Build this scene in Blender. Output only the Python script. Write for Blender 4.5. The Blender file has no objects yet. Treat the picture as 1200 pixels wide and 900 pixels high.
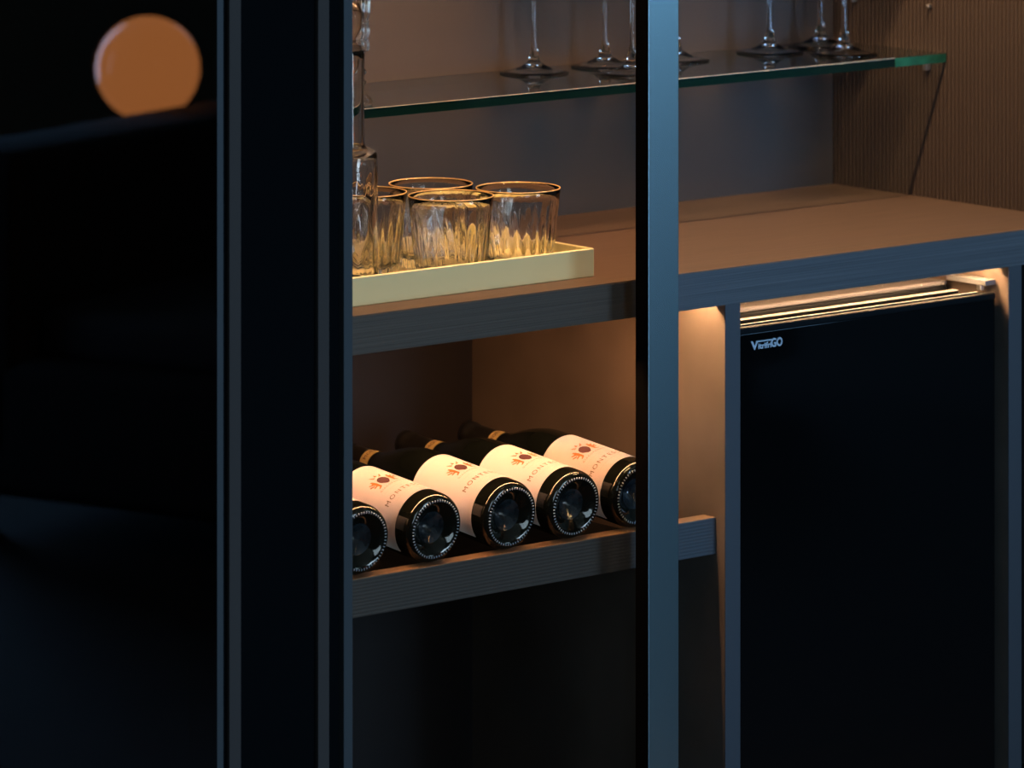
import bpy, bmesh, math, random
from mathutils import Vector, Matrix
random.seed(4)
PI = math.pi
S = bpy.context.scene
COL = S.collection

# ------------------------------------------------------------------ camera
cam_d = bpy.data.cameras.new('camera')
cam = bpy.data.objects.new('camera', cam_d); COL.objects.link(cam)
cam.location = (-3.9132, -4.3528, 1.65)
cam.rotation_euler = (math.radians(90), 0, -math.radians(40.066))
cam_d.sensor_width = 36.0
cam_d.lens = 177.63
cam_d.shift_y = -0.8433
cam_d.dof.use_dof = True
cam_d.dof.focus_distance = 5.75
cam_d.dof.aperture_fstop = 7.0
cam_d.clip_end = 60
S.camera = cam

# ------------------------------------------------------------------ world, lights, exposure
S.view_settings.view_transform = 'Standard'
S.view_settings.look = 'None'
S.view_settings.exposure = 0.0
S.view_settings.gamma = 1.0
S.view_settings.use_curve_mapping = False
world = bpy.data.worlds.new('world'); S.world = world
world.use_nodes = True
world.node_tree.nodes['Background'].inputs[0].default_value = (0.35, 0.55, 0.9, 1)
world.node_tree.nodes['Background'].inputs[1].default_value = 0.35

def window_or_fill(x, z, w, h, energy, colour):
    wl = bpy.data.lights.new('window_daylight', 'AREA')
    wl.shape = 'RECTANGLE'; wl.size = w; wl.size_y = h
    wl.energy = energy; wl.color = colour
    wlo = bpy.data.objects.new('window_daylight', wl); COL.objects.link(wlo)
    wlo.location = (x, -5.27, z); wlo.rotation_euler = (math.radians(90), 0, 0)
window_or_fill(1.45, 1.25, 1.10, 2.2, 190.0, (0.27, 0.56, 1.0))
window_or_fill(-1.6, 1.25, 1.30, 2.2, 95.0, (0.30, 0.60, 1.0))  # added soft fill from the left, weakens the door stile's shadow
window_or_fill(4.65, 1.65, 1.20, 1.3, 34.0, (0.26, 0.58, 1.0))  # added source for the blue sheen on the wide door stile

LED_TOP = 960.0
LED_LOW = 300.0
LED_COL = (1.0, 0.62, 0.33, 1)
LAMP_E = 4.5

# ------------------------------------------------------------------ material helpers
def mat(name, col, rough=0.5, metal=0.0, spec=0.5, **kw):
    m = bpy.data.materials.new(name); m.use_nodes = True
    b = m.node_tree.nodes['Principled BSDF']
    b.inputs['Base Color'].default_value = (*col, 1)
    b.inputs['Roughness'].default_value = rough
    b.inputs['Metallic'].default_value = metal
    b.inputs['Specular IOR Level'].default_value = spec
    if 'coat' in kw:
        b.inputs['Coat Weight'].default_value = kw['coat']; b.inputs['Coat Roughness'].default_value = 0.05
    if 'emit' in kw:
        b.inputs['Emission Color'].default_value = (*kw['emit'][:3], 1)
        b.inputs['Emission Strength'].default_value = kw['emit'][3]
    return m

def nodes(m): return m.node_tree.nodes, m.node_tree.links, m.node_tree.nodes['Principled BSDF']

def add_noise_colour(m, c1, c2, scale=(1, 1, 1), nscale=8.0, detail=4.0, bump=0.0, bdist=0.001):
    n, l, b = nodes(m)
    tc = n.new('ShaderNodeTexCoord'); mp = n.new('ShaderNodeMapping'); mp.inputs['Scale'].default_value = scale
    l.new(tc.outputs['Object'], mp.inputs[0])
    no = n.new('ShaderNodeTexNoise'); no.inputs['Scale'].default_value = nscale; no.inputs['Detail'].default_value = detail
    l.new(mp.outputs[0], no.inputs['Vector'])
    cr = n.new('ShaderNodeValToRGB')
    cr.color_ramp.elements[0].position = 0.32; cr.color_ramp.elements[0].color = (*c1, 1)
    cr.color_ramp.elements[1].position = 0.68; cr.color_ramp.elements[1].color = (*c2, 1)
    l.new(no.outputs['Fac'], cr.inputs[0]); l.new(cr.outputs[0], b.inputs['Base Color'])
    if bump:
        bp = n.new('ShaderNodeBump'); bp.inputs['Strength'].default_value = bump; bp.inputs['Distance'].default_value = bdist
        l.new(no.outputs['Fac'], bp.inputs['Height']); l.new(bp.outputs[0], b.inputs['Normal'])
    return m

def ribbed(m, axis, period, strength=0.6, dist=0.001):
    """adds fine parallel ribs (a relief) across the given axis, with a little fibre noise"""
    n, l, b = nodes(m)
    tc = n.new('ShaderNodeTexCoord'); sx = n.new('ShaderNodeSeparateXYZ'); l.new(tc.outputs['Object'], sx.inputs[0])
    mu = n.new('ShaderNodeMath'); mu.operation = 'MULTIPLY'; mu.inputs[1].default_value = 2 * PI / period
    l.new(sx.outputs[axis], mu.inputs[0])
    si = n.new('ShaderNodeMath'); si.operation = 'SINE'; l.new(mu.outputs[0], si.inputs[0])
    no = n.new('ShaderNodeTexNoise'); no.inputs['Scale'].default_value = 260; no.inputs['Detail'].default_value = 3
    l.new(tc.outputs['Object'], no.inputs['Vector'])
    ad = n.new('ShaderNodeMath'); ad.operation = 'MULTIPLY_ADD'; ad.inputs[1].default_value = 0.7
    l.new(no.outputs['Fac'], ad.inputs[0]); l.new(si.outputs[0], ad.inputs[2])
    bp = n.new('ShaderNodeBump'); bp.inputs['Strength'].default_value = strength; bp.inputs['Distance'].default_value = dist
    l.new(ad.outputs[0], bp.inputs['Height']); l.new(bp.outputs[0], b.inputs['Normal'])
    # the woven cord itself: dark grooves between slightly lighter cords
    cr = n.new('ShaderNodeValToRGB'); base = b.inputs['Base Color'].default_value[:3]
    cr.color_ramp.elements[0].color = (base[0]*.55, base[1]*.5, base[2]*.5, 1)
    cr.color_ramp.elements[1].color = (base[0]*1.25, base[1]*1.25, base[2]*1.25, 1)
    mr = n.new('ShaderNodeMapRange'); mr.inputs[1].default_value = -1.0; mr.inputs[2].default_value = 1.7
    l.new(ad.outputs[0], mr.inputs[0]); l.new(mr.outputs[0], cr.inputs[0]); l.new(cr.outputs[0], b.inputs['Base Color'])
    return m

def glass(name, col=(1, 1, 1), rough=0.0, pass_through=0.35, ior=1.5):
    m = bpy.data.materials.new(name); m.use_nodes = True
    n, l = m.node_tree.nodes, m.node_tree.links
    n.remove(n['Principled BSDF']); out = n['Material Output']
    g = n.new('ShaderNodeBsdfGlass'); g.inputs['Color'].default_value = (*col, 1); g.inputs['Roughness'].default_value = rough; g.inputs['IOR'].default_value = ior
    t = n.new('ShaderNodeBsdfTransparent'); t.inputs[0].default_value = (*[c**.5 for c in col], 1)
    mx = n.new('ShaderNodeMixShader'); mx.inputs[0].default_value = pass_through
    l.new(g.outputs[0], mx.inputs[1]); l.new(t.outputs[0], mx.inputs[2]); l.new(mx.outputs[0], out.inputs['Surface'])
    return m

def pane_glass(name, tint, refl=1.0, ior=1.5):
    """thin flat pane: tinted see-through plus Fresnel mirror reflection on each face"""
    m = bpy.data.materials.new(name); m.use_nodes = True
    n, l = m.node_tree.nodes, m.node_tree.links
    n.remove(n['Principled BSDF']); out = n['Material Output']
    t = n.new('ShaderNodeBsdfTransparent'); t.inputs[0].default_value = (*tint, 1)
    g = n.new('ShaderNodeBsdfGlossy'); g.inputs['Roughness'].default_value = 0.0
    g.inputs['Color'].default_value = (1, 1, 1, 1)
    f = n.new('ShaderNodeFresnel')
    ge = n.new('ShaderNodeNewGeometry'); mi = n.new('ShaderNodeMapRange')      # the pane does not bend rays, so both faces use the outside angle
    mi.inputs['To Min'].default_value = ior; mi.inputs['To Max'].default_value = 1/ior
    l.new(ge.outputs['Backfacing'], mi.inputs['Value']); l.new(mi.outputs[0], f.inputs[0])
    mu = n.new('ShaderNodeMath'); mu.operation = 'MULTIPLY'; mu.inputs[1].default_value = refl; mu.use_clamp = True
    l.new(f.outputs[0], mu.inputs[0])
    mx = n.new('ShaderNodeMixShader')
    l.new(mu.outputs[0], mx.inputs[0]); l.new(t.outputs[0], mx.inputs[1]); l.new(g.outputs[0], mx.inputs[2])
    l.new(mx.outputs[0], out.inputs['Surface'])
    return m

# ------------------------------------------------------------------ materials
M = {}
M['wood'] = add_noise_colour(mat('brown oak worktop', (0.2, 0.12, 0.08), 0.5), (0.072, 0.046, 0.032), (0.100, 0.065, 0.046), (1.2, 22, 40), 7, 5, 0.25, 0.0006)
M['veneer'] = add_noise_colour(mat('light oak veneer', (0.3, 0.17, 0.09), 0.5), (0.26, 0.15, 0.08), (0.34, 0.20, 0.11), (1.2, 22, 40), 7, 5)  # brown wood, painted paler to look lit by the strip above
M['edge'] = add_noise_colour(mat('dark stained oak edge', (0.1, 0.09, 0.09), 0.5), (0.052, 0.045, 0.043), (0.084, 0.073, 0.069), (0.7, 30, 120), 4, 5, 0.5, 0.0008)
def reeded_edge():
    m = mat('brushed dark oak bar', (0.11, 0.10, 0.10), 0.5)
    n, l, b = nodes(m)
    tc = n.new('ShaderNodeTexCoord'); mp = n.new('ShaderNodeMapping'); mp.inputs['Scale'].default_value = (0.9, 1, 27)
    l.new(tc.outputs['Object'], mp.inputs[0])
    w = n.new('ShaderNodeTexWave'); w.bands_direction = 'Z'; w.inputs['Scale'].default_value = 3.0
    w.inputs['Distortion'].default_value = 1.6; w.inputs['Detail'].default_value = 2; w.inputs['Detail Scale'].default_value = 1.2
    l.new(mp.outputs[0], w.inputs['Vector'])
    cr = n.new('ShaderNodeValToRGB'); cr.color_ramp.elements[0].color = (0.038, 0.036, 0.036, 1); cr.color_ramp.elements[1].color = (0.048, 0.045, 0.044, 1)
    l.new(w.outputs['Fac'], cr.inputs[0]); l.new(cr.outputs[0], b.inputs['Base Color'])
    bp = n.new('ShaderNodeBump'); bp.inputs['Strength'].default_value = 0.2; bp.inputs['Distance'].default_value = 0.0005
    l.new(w.outputs['Fac'], bp.inputs['Height']); l.new(bp.outputs[0], b.inputs['Normal'])
    return m
M['reeded'] = reeded_edge()
M['cord_y'] = ribbed(mat('brown ribbed wall cloth across', (0.045, 0.030, 0.021), 0.6), 'Y', 0.007)
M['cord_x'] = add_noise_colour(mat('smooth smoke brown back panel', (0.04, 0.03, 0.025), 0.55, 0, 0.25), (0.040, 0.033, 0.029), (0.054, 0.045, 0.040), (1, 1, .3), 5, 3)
M['divider'] = add_noise_colour(mat('smooth brown divider board', (0.2, 0.14, 0.1), 0.45), (0.095, 0.066, 0.046), (0.14, 0.098, 0.07), (1, 1, 1), 9, 5)
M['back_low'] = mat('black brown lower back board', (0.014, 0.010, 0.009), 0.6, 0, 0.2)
M['divider_edge'] = mat('dark slate divider edging', (0.042, 0.037, 0.037), 0.5)
M['dark_side'] = mat('black cabinet side', (0.004, 0.004, 0.004), 0.7, 0, 0.15)
M['black'] = mat('matt black metal', (0.002, 0.002, 0.002), 0.8, 0.0, 0.02)
M['stile'] = mat('satin anodised door stile', (0.47, 0.60, 0.58), 0.24, 1.0)
M['stile_dark'] = mat('satin anodised narrow stile', (0.045, 0.040, 0.035), 0.5, 0.0, 0.1)
M['seal'] = mat('grey brush seal', (0.05, 0.034, 0.026), 0.9, 0, 0.1)
M['pane'] = pane_glass('bronze tinted door glass', (0.96, 0.87, 0.79), 0.25)
M['smoked'] = pane_glass('dark smoked door glass', (0.16, 0.15, 0.14), 1.15)
M['shelf_glass'] = pane_glass('clear shelf glass', (0.93, 0.955, 0.94), 1.3)
M['shelf_edge'] = mat('dark green glass edge', (0.0015, 0.011, 0.009), 0.15, 0, 0.35)
M['shelf_edge_end'] = add_noise_colour(mat('bright green glass edge', (0.02, 0.2, 0.12), 0.15, 0, 0.6), (0.005, 0.055, 0.032), (0.013, 0.11, 0.062), (1, 1, 1), 60, 2)  # light caught inside the glass, painted as a brighter green
M['shelf_arris'] = mat('polished glass arris', (0.55, 0.5, 0.4), 0.4, 0)  # pale opaque colour paints the strip light's highlight along the glass edge
M['crystal'] = glass('clear crystal', (1, 1, 1), 0.0, 0.0, 1.52)
M['stemware'] = glass('clear wine glass', (1, 1, 1), 0.0, 0.0, 1.52)
M['gold'] = mat('gilded rim', (1.0, 0.68, 0.32), 0.4, 0.4)
M['tray'] = mat('pale yellow green lacquer', (0.84, 0.80, 0.46), 0.4)
M['bottle'] = mat('near black wine bottle glass', (0.004, 0.005, 0.004), 0.06, 0, 0.6)
M['punt'] = add_noise_colour(mat('bottle base glass', (0.01, 0.015, 0.02), 0.22, 0, 0.7), (0.004, 0.006, 0.008), (0.03, 0.045, 0.06), (1, 1, 1), 70, 4, 0.5, 0.002)
M['knurl'] = mat('bottle knurl glass', (0.42, 0.52, 0.66), 0.25, 0, 1.0)
M['capsule'] = mat('black foil capsule', (0.008, 0.007, 0.006), 0.32)
M['label'] = add_noise_colour(mat('cream label paper', (0.8, 0.68, 0.52), 0.7), (0.76, 0.59, 0.52), (0.80, 0.63, 0.56), (1, 1, 1), 40, 2)
M['ink'] = mat('ochre label ink', (0.22, 0.12, 0.045), 0.6)
M['ink_soft'] = mat('pale label ink', (0.62, 0.48, 0.32), 0.6)
M['crest_orange'] = mat('burnt orange crest ink', (0.5, 0.16, 0.03), 0.6)
M['crest_wine'] = mat('dark wine crest ink', (0.10, 0.035, 0.035), 0.6)
M['band'] = mat('gold foil neck band', (0.62, 0.42, 0.16), 0.45, 0.3)
M['fridge'] = mat('gloss black fridge door', (0.002, 0.002, 0.002), 0.05, 0, 0.4)
M['door_lip'] = mat('satin black door lip', (0.002, 0.002, 0.002), 0.5, 0, 0.1)
M['fridge_body'] = mat('fridge carcass', (0.003, 0.003, 0.003), 0.7, 0, 0.1)
def fridge_top():
    m = mat('dusty grey fridge top', (0.07, 0.06, 0.055), 0.75, 0, 0.15)
    n, l, b = nodes(m)
    tc = n.new('ShaderNodeTexCoord'); v = n.new('ShaderNodeTexVoronoi'); v.inputs['Scale'].default_value = 70
    l.new(tc.outputs['Object'], v.inputs['Vector'])
    cr = n.new('ShaderNodeValToRGB'); cr.color_ramp.elements[0].position = 0.0; cr.color_ramp.elements[0].color = (0.5, 0.45, 0.4, 1)
    cr.color_ramp.elements[1].position = 0.13; cr.color_ramp.elements[1].color = (0.11, 0.095, 0.085, 1)
    l.new(v.outputs['Distance'], cr.inputs[0]); l.new(cr.outputs[0], b.inputs['Base Color'])
    return m
M['fridge_top'] = fridge_top()
M['gasket'] = mat('pale door trim', (0.22, 0.19, 0.15), 0.6)
M['hinge'] = mat('satin hinge plate', (0.16, 0.155, 0.15), 0.35, 0.3)
M['chrome'] = mat('bright silver lettering', (0.85, 0.87, 0.9), 0.25, 0.6)
M['steel'] = mat('steel pin', (0.4, 0.38, 0.36), 0.3, 0.9)
M['led_top'] = mat('upper strip diffuser', (1, 1, 1), 0.5, emit=(*LED_COL[:3], LED_TOP))
M['led_low'] = mat('lower strip diffuser', (1, 1, 1), 0.5, emit=(*LED_COL[:3], LED_LOW))
M['alu'] = mat('strip profile', (0.3, 0.3, 0.3), 0.5, 0.8)
M['wall'] = mat('warm grey plaster', (0.26, 0.25, 0.2), 0.9)
M['floor'] = add_noise_colour(mat('dark timber floor', (0.08, 0.06, 0.045), 0.75, 0, 0.15), (0.018, 0.014, 0.011), (0.032, 0.025, 0.018), (1, 8, 1), 3, 5)
M['sofa'] = add_noise_colour(mat('black sofa cloth', (0.02, 0.02, 0.022), 0.8), (0.014, 0.014, 0.016), (0.024, 0.024, 0.028), (1, 1, 1), 60, 3)
M['sofa_seat'] = mat('slate seat cloth', (0.05, 0.055, 0.07), 0.8)
M['lamp'] = mat('orange lamp globe', (0.5, 0.22, 0.1), 0.15, emit=(1.0, 0.33, 0.09, LAMP_E))
M['frame_white'] = mat('window frame paint', (0.5, 0.5, 0.5), 0.5)
M['window_pane'] = pane_glass('window glass', (0.97, 0.98, 0.99), 1.0)

# ------------------------------------------------------------------ mesh helpers
def link(name, me, m, parent=None, smooth=False):
    o = bpy.data.objects.new(name, me); COL.objects.link(o)
    if m is not None and not me.materials: me.materials.append(m)
    if smooth:
        for p in me.polygons: p.use_smooth = True
    if parent is not None: o.parent = parent
    return o

def finish(name, bm, m, parent=None, smooth=False, loc=None):
    bmesh.ops.recalc_face_normals(bm, faces=bm.faces)
    me = bpy.data.meshes.new(name); bm.to_mesh(me); bm.free()
    o = link(name, me, m, parent, smooth)
    if loc: o.location = loc
    return o

def bm_box(bm, x0, x1, y0, y1, z0, z1, bev=0.0, seg=2):
    r = bmesh.ops.create_cube(bm, size=1)
    vs = r['verts']
    bmesh.ops.transform(bm, verts=vs, matrix=Matrix.Translation(((x0+x1)/2, (y0+y1)/2, (z0+z1)/2)) @ Matrix.Diagonal((x1-x0, y1-y0, z1-z0, 1)))
    if bev:
        es = list({e for v in vs for e in v.link_edges})
        bmesh.ops.bevel(bm, geom=es, offset=bev, segments=seg, affect='EDGES', profile=0.5)

def box(name, x0, x1, y0, y1, z0, z1, m, parent=None, bev=0.0008, seg=2):
    """box in the parent's frame given in world metres when the parent sits at its own location"""
    off = parent.location if parent is not None else Vector((0, 0, 0))
    if parent is not None and parent.parent is not None: off = off + parent.parent.location
    bm = bmesh.new()
    bm_box(bm, x0-off.x, x1-off.x, y0-off.y, y1-off.y, z0-off.z, z1-off.z, bev, seg)
    return finish(name, bm, m, parent)

def empty(name, loc, label, cat, group=None, rz=0.0):
    o = bpy.data.objects.new(name, None); COL.objects.link(o); o.empty_display_size = 0.05
    o.location = loc; o.rotation_euler = (0, 0, rz)
    tag(o, label, cat, group); return o

def tag(o, label, cat=None, group=None):
    o['label'] = label
    if cat: o['category'] = cat
    if group: o['group'] = group
    return o

def lathe_bm(profile, seg=64, mod=None, closed=False, bm=None):
    """profile: list of (r, z). mod(theta, r, z, i) -> (r, z)"""
    bm = bm or bmesh.new()
    rings = []
    for i, (r, z) in enumerate(profile):
        if r < 1e-6:
            rings.append([bm.verts.new((0, 0, z))])
        else:
            ring = []
            for k in range(seg):
                t = 2*PI*k/seg
                rr, zz = (mod(t, r, z, i) if mod else (r, z))
                ring.append(bm.verts.new((rr*math.cos(t), rr*math.sin(t), zz)))
            rings.append(ring)
    pairs = list(zip(rings[:-1], rings[1:]))
    if closed: pairs.append((rings[-1], rings[0]))
    for a, b in pairs:
        if len(a) == 1 and len(b) == 1: continue
        for k in range(seg):
            k2 = (k+1) % seg
            if len(a) == 1: bm.faces.new((a[0], b[k], b[k2]))
            elif len(b) == 1: bm.faces.new((a[k], a[k2], b[0]))
            else: bm.faces.new((a[k], a[k2], b[k2], b[k]))
    return bm

def spline(pts, n=6):
    """Catmull-Rom through (r,z) points"""
    out = []
    P = [pts[0]] + list(pts) + [pts[-1]]
    for i in range(1, len(P)-2):
        p0, p1, p2, p3 = P[i-1], P[i], P[i+1], P[i+2]
        for k in range(n):
            t = k/n
            out.append(tuple(0.5*((2*p1[j]) + (-p0[j]+p2[j])*t + (2*p0[j]-5*p1[j]+4*p2[j]-p3[j])*t*t + (-p0[j]+3*p1[j]-3*p2[j]+p3[j])*t**3) for j in (0, 1)))
    out.append(pts[-1])
    return [(max(0.0, r), z) for r, z in out]

def copy_tree(o, parent=None):
    c = o.copy(); COL.objects.link(c)
    if parent is not None: c.parent = parent
    for ch in list(o.children): copy_tree(ch, c)
    return c

def text_mesh(body, size, spacing=1.0, extrude=0.0, shear=0.0, offset=0.0):
    cu = bpy.data.curves.new('lettering', 'FONT'); cu.body = body; cu.size = size
    cu.space_character = spacing; cu.extrude = extrude; cu.shear = shear; cu.offset = offset
    cu.align_x = 'CENTER'; cu.align_y = 'CENTER'; cu.resolution_u = 3
    o = bpy.data.objects.new('lettering', cu); COL.objects.link(o)
    bpy.context.view_layer.update()
    dg = bpy.context.evaluated_depsgraph_get()
    me = bpy.data.meshes.new_from_object(o.evaluated_get(dg))
    bpy.data.objects.remove(o); bpy.data.curves.remove(cu)
    me.materials.clear()
    return me

def struct(o): o['kind'] = 'structure'; return o

# ------------------------------------------------------------------ the room (setting)
ZC = 0.7773                                     # worktop height
XR = 0.6888                                     # ribbed side wall of the niche
YB = 0.4631                                     # back of the niche
struct(box('floor', -5.6, 6.0, -5.3, 0.6, -0.05, 0.0, M['floor'], bev=0))
struct(box('ceiling', -5.6, 6.0, -5.3, 0.6, 2.7, 2.75, M['wall'], bev=0))
struct(box('wall_left', -5.65, -5.6, -5.3, 0.6, 0, 2.7, M['wall'], bev=0))
struct(box('wall_right', 6.0, 6.05, -5.3, 0.6, 0, 2.7, M['wall'], bev=0))
struct(box('wall_back', -5.6, 6.0, 0.55, 0.6, 0, 2.7, M['wall'], bev=0))
WINS = ((0.85, 2.05, 0.1, 2.4), (4.0, 5.3, 0.95, 2.35), (-2.3, -0.9, 0.1, 2.4))  # second and third openings are added to go with the extra lights
bm = bmesh.new()
bm_box(bm, -5.6, -2.3, -5.35, -5.3, 0, 2.7); bm_box(bm, -.9, .85, -5.35, -5.3, 0, 2.7); bm_box(bm, 2.05, 4.0, -5.35, -5.3, 0, 2.7); bm_box(bm, 5.3, 6.0, -5.35, -5.3, 0, 2.7)
for a in WINS:
    bm_box(bm, a[0], a[1], -5.35, -5.3, 0, a[2]); bm_box(bm, a[0], a[1], -5.35, -5.3, a[3], 2.7)
struct(finish('wall_front', bm, M['wall']))
for i, (wx0, wx1, wz0, wz1) in enumerate(WINS):
    bm = bmesh.new()
    for a in ((wx0, wx1, wz0, wz0+.04), (wx0, wx1, wz1-.04, wz1), (wx0, wx0+.04, wz0+.04, wz1-.04), (wx1-.04, wx1, wz0+.04, wz1-.04)):
        bm_box(bm, a[0], a[1], -5.34, -5.30, a[2], a[3])
    w1 = struct(finish('window_%d' % (i+1), bm, M['frame_white']))
    box('pane', wx0+.04, wx1-.04, -5.325, -5.319, wz0+.04, wz1-.04, M['window_pane'], w1, bev=0)

# ------------------------------------------------------------------ cabinet carcass
cab = empty('cabinet', (0, 0.24, 0), 'tall dark oak drinks cabinet with brown ribbed lining and open niches', 'cabinet')
XL = -0.62
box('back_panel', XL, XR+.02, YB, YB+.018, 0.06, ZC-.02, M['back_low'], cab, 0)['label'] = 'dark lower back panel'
o = box('back_panel', XL, XR+.02, YB, YB+.018, ZC-.02, 1.60, M['cord_x'], cab, 0); o['label'] = 'brown lined back panel'
o = box('side_panel', XR, XR+.02, 0.0, YB, 0.06, 1.60, M['cord_y'], cab, 0.0005); o['label'] = 'brown finely ribbed right side panel'
box('side_panel', XL-.02, XL, 0.0, YB, 0.06, 1.60, M['dark_side'], cab, 0.0005)
box('top_panel', XL-.02, XR+.02, 0.0, YB+.018, 1.60, 1.62, M['divider_edge'], cab)
box('bottom_panel', XL-.02, XR+.02, 0.0, YB+.018, 0.06, 0.08, M['dark_side'], cab)
box('plinth', XL-.02, XR+.02, 0.03, 0.05, 0.0, 0.06, M['dark_side'], cab)
XD0, XD1 = 0.0731, 0.0968
XE0, XE1 = 0.5441, 0.5665
for a, b_, mm in ((XD0, XD1, M['divider']), (XE0, XE1, M['divider'])):
    p = box('divider', a, b_, 0.0012, YB, 0.08, ZC-.0273, mm, cab, 0)
    e = box('edge_band', a, b_, 0.0, 0.0012, 0.08, ZC-.0432, M['divider_edge'], cab, 0.0)
    e['label'] = 'slate grey front edge of divider'

top = empty('worktop', (0, 0, ZC-.043), 'thick brown oak worktop with blue grey grained front edge', 'worktop')
bm = bmesh.new()
bm_box(bm, XL, XR-.0005, 0.019, YB-.0005, -.0273+.043, .043-.0012); bm_box(bm, XL, XR-.0005, 0.0002, YB-.0005, .043-.0012, .043)
finish('board', bm, M['wood'], top)
o = box('front_edge', XL, XR-.0005, 0.0, 0.019, ZC-.0432, ZC-.0012, M['edge'], top, 0.0003); o['label'] = 'grained blue grey front edge'

# ------------------------------------------------------------------ light strips
def led(name, x0, x1, y0, y1, z0, z1, m, label):
    t = empty(name, ((x0+x1)/2, (y0+y1)/2, z0), label, 'strip light', 'warm light strips in the cabinet')
    box('profile', x0, x1, y0, y1, z0+.002, z1, M['alu'], t, 0)
    box('diffuser', x0+.002, x1-.002, y0+.001, y1-.001, z0, z0+.002, m, t, 0)
led('light_strip', XL+.02, XR-.01, 0.018, 0.025, 1.588, 1.5995, M['led_top'], 'warm light strip under the cabinet top, above the glass shelf')
led('light_strip', XL+.02, XD0-.002, 0.0257, 0.0322, 0.7435, 0.7499, M['led_low'], 'warm light strip under the worktop above the wine bottles')
led('light_strip', XD1+.002, XE0-.002, 0.0257, 0.0322, 0.7435, 0.7499, M['led_low'], 'warm light strip under the worktop above the mini fridge')

# ------------------------------------------------------------------ glass shelf
ZS = 0.9660
gs = empty('glass_shelf', (0, 0.36, ZS-.0115), 'clear glass shelf with dark green edge carrying the wine glasses', 'shelf')
bm = bmesh.new(); off = gs.location
bm_box(bm, XL+.001-off.x, XR-.0012-off.x, 0.2526-off.y, YB-.001-off.y, ZS-.0115-off.z, ZS-off.z)
bmesh.ops.recalc_face_normals(bm, faces=bm.faces)
me = bpy.data.meshes.new('glass_plate'); bm.to_mesh(me); bm.free()
me.materials.append(M['shelf_glass']); me.materials.append(M['shelf_edge'])
for p in me.polygons: p.material_index = 0 if abs(p.normal.z) > .5 else 1
link('glass_plate', me, None, gs)
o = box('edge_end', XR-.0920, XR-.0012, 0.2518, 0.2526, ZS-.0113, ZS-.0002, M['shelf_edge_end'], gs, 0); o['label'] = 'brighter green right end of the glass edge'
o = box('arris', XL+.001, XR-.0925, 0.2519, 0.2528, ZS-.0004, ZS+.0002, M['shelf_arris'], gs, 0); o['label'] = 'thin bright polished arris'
def pin(x, y, z, parent=None):
    bm = bmesh.new()
    lathe_bm([(0, 0), (.0028, 0), (.0028, .006), (.0022, .0075), (0, .0078)], 16, bm=bm)
    bmesh.ops.transform(bm, verts=bm.verts, matrix=Matrix.Rotation(-PI/2, 4, 'Y'))
    off = parent.location if parent is not None else Vector((0, 0, 0))
    o = finish('shelf_pin', bm, M['steel'], parent, True, (x-off.x, y-off.y, z-off.z)); return o
for (y, z) in ((0.2836, ZS-.0148), (0.43, ZS-.0148)):
    o = box('shelf_support', XR-.009, XR, y-.0035, y+.0035, ZS-.024, ZS-.0116, M['steel'], gs, 0.001)
    o['label'] = 'small dark metal shelf support'
for (y, z) in ((0.2805, 1.0246), (0.4195, 1.0222)):
    pin(XR, y, z, cab)

# ------------------------------------------------------------------ wine rack shelf
rk = empty('bottle_rack', (-0.27, 0.2, 0.4415), 'dark oak bottle rack with thick ridged front bar', 'rack')
o = box('front_bar', XL, XD0-.0005, 0.0158, 0.0375, 0.4415, 0.4835, M['reeded'], rk, 0.0004); o['label'] = 'horizontally grained dark front bar'
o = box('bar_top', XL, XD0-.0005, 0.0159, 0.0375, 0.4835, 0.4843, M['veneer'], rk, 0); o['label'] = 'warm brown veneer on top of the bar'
o = box('board', XL, XD0-.0005, 0.0375, YB-.0005, 0.4415, 0.4455, M['dark_side'], rk, 0); o['label'] = 'thin black bottom board'
box('rear_rail', XL, XD0-.0005, 0.275, 0.295, 0.4455, 0.5330, M['dark_side'], rk, 0.0008)

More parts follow.
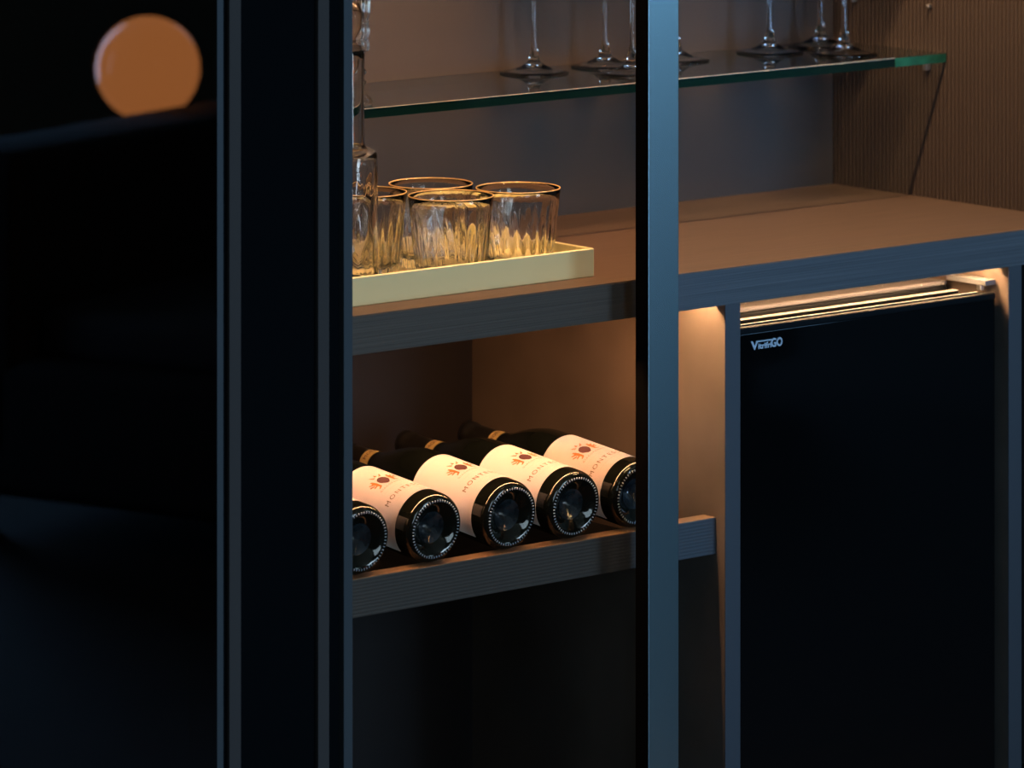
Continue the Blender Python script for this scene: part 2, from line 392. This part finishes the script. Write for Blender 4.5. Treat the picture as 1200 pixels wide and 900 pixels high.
# ------------------------------------------------------------------ wine bottles
# modelled along local +Z (base at 0), later laid down with the neck to the back
RB = 0.0398
def bottle_proto():
    root = empty('wine_bottle', (0, 0, 0), '', 'bottle')
    prof = [(0, .024), (.004, .0225), (.010, .0165), (.018, .009), (.0245, .0045), (.0285, .0018), (.0315, .0004), (.034, .0004), (.0372, .0025), (.0392, .0065), (RB, .011)]
    body = prof + [(RB, .06), (RB, .12), (RB, .155)] + spline([(RB, .155), (.0385, .172), (.034, .192), (.027, .212), (.0205, .228), (.0165, .243)], 4)[1:]
    bm = lathe_bm(body, 72)
    finish('body', bm, M['bottle'], root, True)
    # heavy inner cone of the base, seen as a paler disc
    bm = lathe_bm([(0, .0236), (.004, .0221), (.010, .0161), (.0180, .0086)], 48)
    b = finish('punt', bm, M['punt'], root, True); b['label'] = 'bluish hollow punt in the base'
    # ring of knurl beads
    bm = bmesh.new()
    nb = 56
    for k in range(nb):
        t = 2*PI*k/nb
        mtx = Matrix.Rotation(t, 4, 'Z') @ Matrix.Translation((.0322, 0, .0002)) @ Matrix.Diagonal((1.15, .55, .75, 1))
        r = bmesh.ops.create_icosphere(bm, subdivisions=1, radius=.0014, matrix=mtx)
    kn = finish('base_beads', bm, M['knurl'], root, True); kn['kind'] = 'stuff'; kn['label'] = 'ring of tiny glass beads round the base'
    # capsule and cork end
    bm = lathe_bm([(.0167, .241)] + [(.0158, .25), (.0150, .262), (.0146, .285), (.0146, .300), (.0156, .301), (.0158, .308), (.0152, .313), (.0125, .3145), (0, .3145)], 48)
    cp = finish('capsule', bm, M['capsule'], root, True)
    bm = lathe_bm([(.0171, .2435), (.0162, .2515), (.0156, .2595)], 48)
    nb_ = finish('neck_band', bm, M['band'], root, True); nb_['label'] = 'gold neck band with dark lettering'
    # neck-band lettering: small dark strokes bent round the neck
    me = text_mesh('MONTE', .0075, 1.1)
    for v in me.vertices:
        a = v.co.x/.0166; z = .2515 + v.co.y; r = .01655 - (z-.2515)*.06 + .00025
        v.co = (r*math.sin(a), -r*math.cos(a), z)
    link('band_lettering', me, M['crest_wine'], nb_)
    # label: a paper wrap of 230 degrees, centred on local -Y
    def arc(z0, z1, a0, a1, r, n=40, nz=2):
        bm = bmesh.new(); g = []
        for j in range(nz):
            z = z0 + (z1-z0)*j/(nz-1)
            g.append([bm.verts.new((r*math.sin(a0+(a1-a0)*k/n), -r*math.cos(a0+(a1-a0)*k/n), z)) for k in range(n+1)])
        for j in range(nz-1):
            for k in range(n):
                bm.faces.new((g[j][k], g[j][k+1], g[j+1][k+1], g[j+1][k]))
        return bm
    bm = arc(.0235, .132, -2.0, 2.0, RB+.00025, 64)
    gm = bmesh.ops.solidify(bm, geom=bm.faces[:], thickness=-0.00012)
    lab = finish('label', bm, M['label'], root, True); lab['label'] = 'cream paper wine label with crest and fine lettering'
    def bend(me, z0, r=RB+.0006, shift=0.0):
        for v in me.vertices:
            a = (v.co.x+shift)/r; v.co = (r*math.sin(a), -r*math.cos(a), z0+v.co.y)
        return me
    link('lettering', bend(text_mesh('MONTESSU', .0096, 1.35), .0455), M['ink'], lab)
    link('lettering', bend(text_mesh('GIACOPANNA', .0040, 1.5), .0665), M['ink'], lab)
    bm = arc(.0590, .0592, -.42, .42, RB+.0005, 16); finish('rule_line', bm, M['ink_soft'], lab)
    bm = arc(.0360, .0362, -.50, .50, RB+.0005, 16); finish('rule_line', bm, M['ink_soft'], lab)
    # crest: almond shield, two rampant figures, crown
    def poly(pts, z0, m, name, r=RB+.0006):
        bm = bmesh.new(); 
        for pl in pts:
            vs = [bm.verts.new((r*math.sin(x/r), -r*math.cos(x/r), z0+y)) for x, y in pl]
            bm.faces.new(vs)
        bmesh.ops.triangulate(bm, faces=bm.faces[:])
        return finish(name, bm, m, lab)
    k = .0014
    shield = [(math.sin(t)*4.6*k, math.cos(t)*6.2*k - (1.2*k if abs(math.sin(t)) < .35 and math.cos(t) < 0 else 0)) for t in [2*PI*i/20 for i in range(20)]]
    poly([shield], .0820, M['crest_wine'], 'crest_shield')
    def lion(sx):
        P = [[(6.2, -6), (7.6, -6), (8.6, 0), (9.6, 3), (8.2, 5.2), (6.6, 4.2), (6.0, 1.0)],
             [(8.0, 2.8), (11.2, 5.4), (11.8, 4.6), (8.8, 1.4)],
             [(7.6, -1), (11.6, -1.6), (11.6, -2.8), (7.4, -2.6)],
             [(6.6, -4.6), (10.0, -6.6), (9.6, -7.6), (6.2, -6.2)],
             [(6.4, 4.0), (7.6, 7.0), (9.0, 6.6), (8.2, 4.2)],
             [(9.6, -1), (13.2, 1.6), (12.8, 2.6), (9.2, .4)]]
        return [[(sx*x*k, y*k) for x, y in (p if sx > 0 else p[::-1])] for p in P]
    poly(lion(1), .0820, M['crest_orange'], 'crest_figure'); poly(lion(-1), .0820, M['crest_orange'], 'crest_figure')
    crown = [[(-4.2, 8), (4.2, 8), (4.4, 9.4), (-4.4, 9.4)], [(-4.6, 9.6), (-2.6, 9.6), (-5.4, 12.6)], [(-1.2, 9.6), (1.2, 9.6), (0, 13.4)], [(2.6, 9.6), (4.6, 9.6), (5.4, 12.6)]]
    poly([[(x*k, y*k) for x, y in p] for p in crown], .0820, M['crest_orange'], 'crest_crown')
    # small printed dots of the emboss near the base
    return root
proto = bottle_proto()
TILT = math.radians(5.35)
spots = [(-0.4504, -14, 'dark wine bottle half hidden by the door frame, leftmost on the rack'),
         (-0.3464, -19, 'dark wine bottle with cream crest label, second from the left on the rack'),
         (-0.2360, -15, 'dark wine bottle with cream crest label, middle one of the five on the rack'),
         (-0.1403, -14, 'dark wine bottle with cream crest label, second from the right on the rack'),
         (-0.0430, -24, 'dark wine bottle beside the tall blue grey stile, rightmost on the rack')]
for i, (x, spin, lab) in enumerate(spots):
    b = proto if i == 0 else copy_tree(proto)
    # axis: local +Z -> world (0, cos, sin); local -Y (label centre) -> up
    base = Matrix.Rotation(-PI/2 + TILT, 4, 'X')
    b.matrix_world = Matrix.Translation((x, 0.0200, 0.5234)) @ base @ Matrix.Rotation(math.radians(spin), 4, 'Z')
    b['label'] = lab; b['category'] = 'bottle'; b['group'] = 'wine bottles lying on the rack'

# ------------------------------------------------------------------ tray
TX0, TX1, TY0, TY1 = -0.56, -0.0859, 0.0495, 0.262
TZ = ZC + .0003
def tray():
    t = empty('tray', ((TX0+TX1)/2, (TY0+TY1)/2, TZ), 'pale yellow green lacquered rectangular tray holding tumblers and decanter', 'tray')
    w, d = (TX1-TX0)/2, (TY1-TY0)/2; h = .0325; th = .0045
    bm = bmesh.new()
    def ring(x, y, z, r=0.002, n=3):
        vs = []
        for cx, cy, a0 in ((x-r, y-r, 0), (-(x-r), y-r, PI/2), (-(x-r), -(y-r), PI), (x-r, -(y-r), 1.5*PI)):
            for k in range(n+1):
                a = a0 + PI/2*k/n; vs.append(bm.verts.new((cx+r*math.cos(a), cy+r*math.sin(a), z)))
        return vs
    R = [ring(w-.0006, d-.0006, 0), ring(w, d, .0008), ring(w, d, h-.001), ring(w-.0012, d-.0012, h), ring(w-th+.0012, d-th+.0012, h), ring(w-th, d-th, h-.001), ring(w-th, d-th, .0052, .002), ring(w-th-.001, d-th-.001, .0045, .002)]
    for a, b in zip(R[:-1], R[1:]):
        for k in range(len(a)):
            k2 = (k+1) % len(a); bm.faces.new((a[k], a[k2], b[k2], b[k]))
    bm.faces.new(R[0]); bm.faces.new(R[-1])
    finish('tray_body', bm, M['tray'], t)
    return t
tray()
ZT = TZ + .0047

# ------------------------------------------------------------------ tumblers
def tumbler_proto():
    root = empty('tumbler', (0, 0, 0), '', 'glass')
    H = .0965; n = 22
    def r_out(z): return .0375 + (.0492-.0375)*(z/H)**0.9
    prof = [(0, .0012), (.028, .0006), (.0345, 0.0)] + [(r_out(z), z) for z in [.0025, .006, .012, .02, .03, .04, .05, .06, .07, .08, .09, H-.001]] 
    inner = [(r_out(H)-.0008, H), (r_out(H-.001)-.0016, H-.001)] + [(r_out(z)-.0020-.0012*(1-z/H), z) for z in [.085, .07, .055, .04, .03, .022, .017]] + [(.028, .0125), (.015, .0108), (0, .0105)]
    allp = prof + inner; no = len(prof)
    rnd = random.Random(3); amp = [rnd.uniform(.7, 1.3) for _ in range(n)]; top_ = [rnd.uniform(.045, .085) for _ in range(n)]
    def mod(t, r, z, i):
        if r < .030: return r, z
        ph = t*n + z*26.0
        idx = int((ph/(2*PI)) % n)
        fade = max(0.0, min(1.0, (top_[idx]-z)/.03))
        if i < no:
            f = fade*min(1, max(0, (z+.002)/.008))
            return r + .0011*amp[idx]*math.cos(ph)*f, z
        f = max(0.0, min(1.0, (.07-z)/.03))*(1 if z > .016 else .4)
        return r + .0007*math.cos(ph+1.1)*f, z
    bm = lathe_bm(allp, 264, mod)
    finish('bowl', bm, M['crystal'], root, True)
    bm = bmesh.new()
    ro = r_out(H)-.0007
    lathe_bm([(ro+.0007*math.cos(a), H+.0005+.0006*math.sin(a)) for a in [2*PI*k/8 for k in range(8)]], 96, closed=True, bm=bm)
    o = finish('rim', bm, M['gold'], root, True); o['label'] = 'thin golden rim'
    return root
tp = tumbler_proto()
for i, (x, y, rz, lab) in enumerate([
        (-0.2525, .1080, 0.0, 'gold rimmed fluted glass tumbler at the front of the tray, in the middle'),
        (-0.1505, .1100, 0.8, 'gold rimmed fluted glass tumbler nearest the right end of the tray'),
        (-0.2040, .2040, 1.7, 'gold rimmed fluted glass tumbler behind the two front ones'),
        (-0.3090, .1960, 2.6, 'gold rimmed fluted glass tumbler right behind the decanter')]):
    b = tp if i == 0 else copy_tree(tp)
    b.location = (x, y, ZT); b.rotation_euler = (0, 0, rz)
    b['label'] = lab; b['category'] = 'tumbler'; b['group'] = 'fluted tumblers on the tray'

# ------------------------------------------------------------------ decanter with ribbed stopper
def decanter():
    t = empty('decanter', (-0.4115, .108, ZT), 'tall clear glass decanter with straight neck standing on the tray', 'decanter')
    H = .162; R = .0408; rn = .0262
    rnd = random.Random(8)
    out = [(0, .0012), (.032, .0004), (.038, 0)] + spline([(.0402, .004), (R, .03), (R, .08), (R, .13), (R, H-.010), (.0392, H-.003), (.0335, H+.001), (.0275, H+.0035), (rn, H+.012), (rn-.0004, H+.05), (rn-.0002, H+.095), (rn, H+.112)], 4)
    inn = spline([(rn-.003, H+.112), (rn-.0032, H+.05), (rn-.0032, H+.012), (.0245, H+.0005), (.034, H-.006), (R-.0035, H-.014), (R-.0037, .1), (R-.0042, .04), (.034, .020), (.02, .0155), (0, .0150)], 4)
    no = len(out)
    def mod(tt, r, z, i):
        if i >= no or z > H-.02 or r < .039: return r, z
        return r + .0005*math.sin(tt*9+z*55)+.0003*math.sin(tt*14-z*90), z
    bm = lathe_bm(out+inn, 144, mod)
    finish('vessel', bm, M['crystal'], t, True)
    # stopper: plug inside the neck with a collar
    bm = lathe_bm([(0, H+.085), (.017, H+.086), (.0195, H+.092), (.021, H+.110), (.0225, H+.1125), (.0225, H+.1165), (.018, H+.119), (.0165, H+.125), (.022, H+.135), (.024, H+.150), (.020, H+.165), (0, H+.170)], 64)
    finish('stopper', bm, M['crystal'], t, True)
decanter()

def crystal_stick():
    t = empty('candlestick', (-0.2530, .300, ZS), 'tall ribbed cut crystal candlestick at the left end of the glass shelf', 'candlestick')
    n = 14
    prof = spline([(.030, .0), (.0305, .005), (.026, .012), (.0185, .020), (.0235, .026), (.0185, .032), (.0235, .038), (.020, .045), (.0215, .062)], 4) + \
        spline([(.0225, .062), (.0265, .066), (.0262, .074), (.0240, .078), (.0268, .083), (.0266, .092), (.0250, .096)], 4)[1:] + \
        spline([(.0262, .100), (.0275, .110), (.0280, .15), (.0285, .19), (.029, .24)], 4)
    inn = [(.0205, .24), (.0195, .17), (.019, .120), (0, .115)]
    k0 = len(prof)
    def mod(tt, r, z, i):
        if i >= k0: return r, z
        return r + (.0011 if z > .06 else .0006)*math.cos(tt*n), z
    bm = lathe_bm([(0, .002), (.028, .0)] + prof + inn, 168, mod)
    finish('stem', bm, M['crystal'], t, True)
    bm = lathe_bm([(0, .200), (.0105, .2), (.0105, .235), (.0115, .236), (.0115, .238), (0, .239)], 24)
crystal_stick()

# ------------------------------------------------------------------ wine glasses
def wineglass_proto():
    root = empty('wine_glass', (0, 0, 0), '', 'wine glass')
    RF = .0430
    foot = [(0, .0095), (.008, .0088), (.016, .0062), (.025, .0032), (.033, .0012), (.039, .0002), (RF-.001, 0), (RF, .0005), (RF+.0001, .0012), (RF-.0006, .0018)] + \
        spline([(.036, .0030), (.026, .0053), (.016, .0092), (.0095, .0136), (.0072, .0175), (.0060, .0225), (.0043, .030), (.0034, .040), (.0029, .060), (.0028, .085), (.0034, .102)], 5)
    bm = lathe_bm(foot + [(0, .103)], 72)
    o = finish('foot_and_stem', bm, M['stemware'], root, True)
    bowl = spline([(0, .1020), (.006, .1035), (.022, .112), (.036, .130), (.0425, .152), (.0425, .172), (.038, .200), (.0335, .222)], 5)
    inn = [(max(0, r-.0012), z+.0004) for r, z in reversed(bowl[4:-1])]
    bm = lathe_bm(bowl + inn + [(0, .1045)], 56)
    finish('bowl', bm, M['stemware'], root, True)
    return root
wg = wineglass_proto()
for i, (x, y, lab) in enumerate([
        (0.1318, .4140, 'stemmed wine glass standing alone at the left of the glass shelf'),
        (0.2481, .4140, 'stemmed wine glass at the back, just left of the tall door stile'),
        (0.2160, .3260, 'stemmed wine glass nearest the shelf edge, partly hidden by the stile'),
        (0.3637, .4100, 'stemmed wine glass just emerging right of the blue grey stile'),
        (0.5166, .4000, 'stemmed wine glass third from the right on the glass shelf'),
        (0.6230, .4170, 'blurred stemmed wine glass in the back right corner of the glass shelf'),
        (0.5775, .3250, 'stemmed wine glass rightmost at the front of the glass shelf')]):
    b = wg if i == 0 else copy_tree(wg)
    b.location = (x, y, ZS+.0002); b.rotation_euler = (0, 0, i*.7)
    b['label'] = lab; b['category'] = 'wine glass'; b['group'] = 'wine glasses on the glass shelf'

# ------------------------------------------------------------------ mini fridge
fr = empty('mini_fridge', (0.32, 0.25, 0.08), 'gloss black built-in mini fridge under the worktop', 'fridge')
FX0, FX1 = 0.1045, 0.5345
box('body', FX0+.004, FX1-.004, 0.0915, 0.44, 0.095, 0.703, M['fridge_body'], fr, 0.003)
o = box('top_cover', FX0+.004, FX1-.004, 0.092, 0.44, 0.703, 0.7085, M['fridge_top'], fr, 0.002); o['label'] = 'dusty speckled grey top'
o = box('door', FX0, FX1, 0.012, 0.060, 0.11, 0.6975, M['fridge'], fr, 0.004, 4); dr = o
box('door_lip', FX0, FX1, 0.0114, 0.0205, 0.6925, 0.7028, M['door_lip'], dr, 0.003, 4)
o = box('gasket', FX0+.006, FX1-.006, 0.060, 0.0915, 0.115, 0.680, M['black'], fr, 0.002)
for (y0, y1, x1, z) in ((.0220, .0245, FX1-.022, .7040), (.0430, .0520, FX1-.034, .7050)):
    box('trim_core', FX0+.003, x1, y0, y1, .689, z-.0008, M['black'], dr, 0)
    o = box('door_trim', FX0+.003, x1, y0, y1, z-.0008, z, M['gasket'], dr, 0.0003); o['label'] = 'bright thin trim line on the door top'
o = box('hinge_plate', 0.5235, 0.5420, 0.020, 0.088, 0.7103, 0.7168, M['hinge'], fr, 0.0006); o['label'] = 'satin metal top hinge plate'
box('hinge_pin', 0.5262, 0.5322, 0.030, 0.038, 0.7032, 0.7105, M['steel'], fr, 0.001)
for x in (FX0+.03, FX1-.03):
    for y in (.10, .40): box('foot', x-.015, x+.015, y-.015, y+.015, 0.08, 0.096, M['black'], fr, 0.002)
# lettering on the door
def letters(body, xc, zc, w, h):
    me = text_mesh(body, .01, 1.0, .0004, 0.0, .00035)
    xs = [v.co.x for v in me.vertices]; ys = [v.co.y for v in me.vertices]
    for v in me.vertices:
        x = ((v.co.x-min(xs))/(max(xs)-min(xs))-.5)*w; y = ((v.co.y-min(ys))/(max(ys)-min(ys))-.5)*h
        v.co = (xc+x-dr_off.x, .0112-v.co.z-dr_off.y, zc+y-dr_off.z)
    o = link('logo_lettering', me, M['chrome'], dr); return o
dr_off = fr.location + dr.location
zl = .6797
letters('V', .1298, zl, .0118, .0104)
letters('itrifri', .1463, zl-.0014, .0210, .0072)
letters('GO', .1655, zl+.0004, .0185, .0108)
o = box('logo_bar', .1335, .1575, .0105, .0119, zl+.0034, zl+.0048, M['chrome'], dr, 0)

# ------------------------------------------------------------------ doors and mullion
H0, H1 = 0.02, 1.72
d1 = empty('glass_door', (-0.29, -0.039, H0), 'bronze tinted glass door with blue grey metal stiles in front of the bottles', 'door')
def stile(x0, x1, y0, y1, mf, parent, label=None, core=True):
    o = box('stile', x0, x1, y0, y1, H0, H1, mf, parent, 0.0008)
    if label: o['label'] = label
    return o
s = stile(-0.0912, -0.0448, -0.050, -0.0285, M['stile'], d1, 'wide satin blue grey right stile')
c = box('stile_inner_face', -0.0917, -0.0913, -0.0492, -0.0285, H0, H1, M['black'], d1, 0); c['label'] = 'black inner side of the stile'
stile(-0.5320, -0.5197, -0.050, -0.0285, M['stile_dark'], d1, 'narrow dark blue grey left stile')
box('pane', -0.5200, -0.0912, -0.0325, -0.0285, H0+.03, H1-.03, M['pane'], d1, 0)
box('rail', -0.5320, -0.0450, -0.0485, -0.0290, H1-.035, H1+.002, M['stile'], d1, 0.0005)
box('rail', -0.5320, -0.0450, -0.0485, -0.0290, H0-.002, H0+.035, M['stile'], d1, 0.0005)

mu = empty('mullion', (-0.612, -0.03, H0), 'black cabinet post with two grey seal strips between the doors', 'post')
box('core', -0.6900, -0.5345, -0.045, -0.004, H0, H1, M['black'], mu, 0.001)
box('seal', -0.5672, -0.5520, -0.0500, -0.0448, H0, H1, M['seal'], mu, 0.0005)
box('seal', -0.6866, -0.6712, -0.0500, -0.0448, H0, H1, M['seal'], mu, 0.0005)

d2 = empty('smoked_glass_door', (-1.1, -0.045, H0), 'dark smoked glass door mirroring an orange globe lamp', 'door')
o = stile(-0.7030, -0.6942, -0.050, -0.0285, M['stile_dark'], d2, 'narrow dark blue grey right stile')
box('pane', -1.50, -0.7032, -0.0500, -0.0450, H0+.002, H1-.002, M['smoked'], d2, 0)
o = box('frame_backing', -0.7350, -0.7032, -0.0445, -0.0100, H0, H1, M['dark_side'], d2, 0.0005)
# left part of the cabinet behind the smoked door
c2 = empty('side_cabinet', (-1.1, 0.24, 0), 'unlit black cabinet behind the smoked glass door', 'cabinet')
box('back_panel', -1.52, -0.645, YB, YB+.018, 0.0, 1.72, M['dark_side'], c2)
box('side_panel', -1.52, -1.50, 0.0, YB, 0.0, 1.72, M['dark_side'], c2)
box('side_panel', -0.664, -0.645, 0.0, YB, 0.0, 1.72, M['dark_side'], c2)
box('top_panel', -1.52, -0.645, 0.0, YB, 1.70, 1.72, M['dark_side'], c2)

# ------------------------------------------------------------------ the room seen in the smoked glass: lamp and sofa
def sofa():
    # seen mirrored in the door: back rest rises towards the cabinet side of the room
    t = empty('sofa', (1.0, -2.58, 0), 'black upholstered sofa in the room, mirrored in the smoked glass', 'sofa', rz=math.radians(-18.5))
    def b(name, x0, x1, y0, y1, z0, z1, m, bev=.03):
        bm = bmesh.new(); bm_box(bm, x0, x1, y0, y1, z0, z1, bev, 4); return finish(name, bm, m, t, True)
    b('seat_base', -.30, 1.5, -.16, .52, .07, .30, M['sofa'])
    b('seat_cushion', -.26, 1.4, .0, .54, .29, .38, M['sofa_seat'])
    b('backrest', -.30, 1.5, -.18, .0, .12, .632, M['sofa'])
    b('arm', 1.4, 1.55, -.18, .54, .07, .50, M['sofa'])
    for x in (-.24, 1.45):
        for y in (-.12, .46): b('leg', x-.02, x+.02, y-.02, y+.02, 0, .08, M['black'], .004)
sofa()
lt = empty('side_table', (1.309, -2.95, 0), 'small round black side table behind the sofa', 'table')
bm = lathe_bm([(0, .577), (.07, .577), (.07, .589), (0, .589)], 40); finish('table_top', bm, M['black'], lt)
bm = lathe_bm([(.015, .015), (.015, .578)], 16); finish('leg', bm, M['black'], lt)
bm = lathe_bm([(0, 0), (.07, 0), (.07, .02), (0, .024)], 40); finish('base', bm, M['black'], lt)
lp = empty('globe_lamp', (1.309, -2.95, .589), 'round orange glass globe lamp on the side table', 'lamp')
bm = bmesh.new(); bmesh.ops.create_uvsphere(bm, u_segments=48, v_segments=24, radius=.092, matrix=Matrix.Translation((0, 0, .099)))
finish('globe', bm, M['lamp'], lp, True)
bm = lathe_bm([(0, 0), (.05, 0), (.05, .012), (0, .012)], 32); finish('base', bm, M['black'], lp)
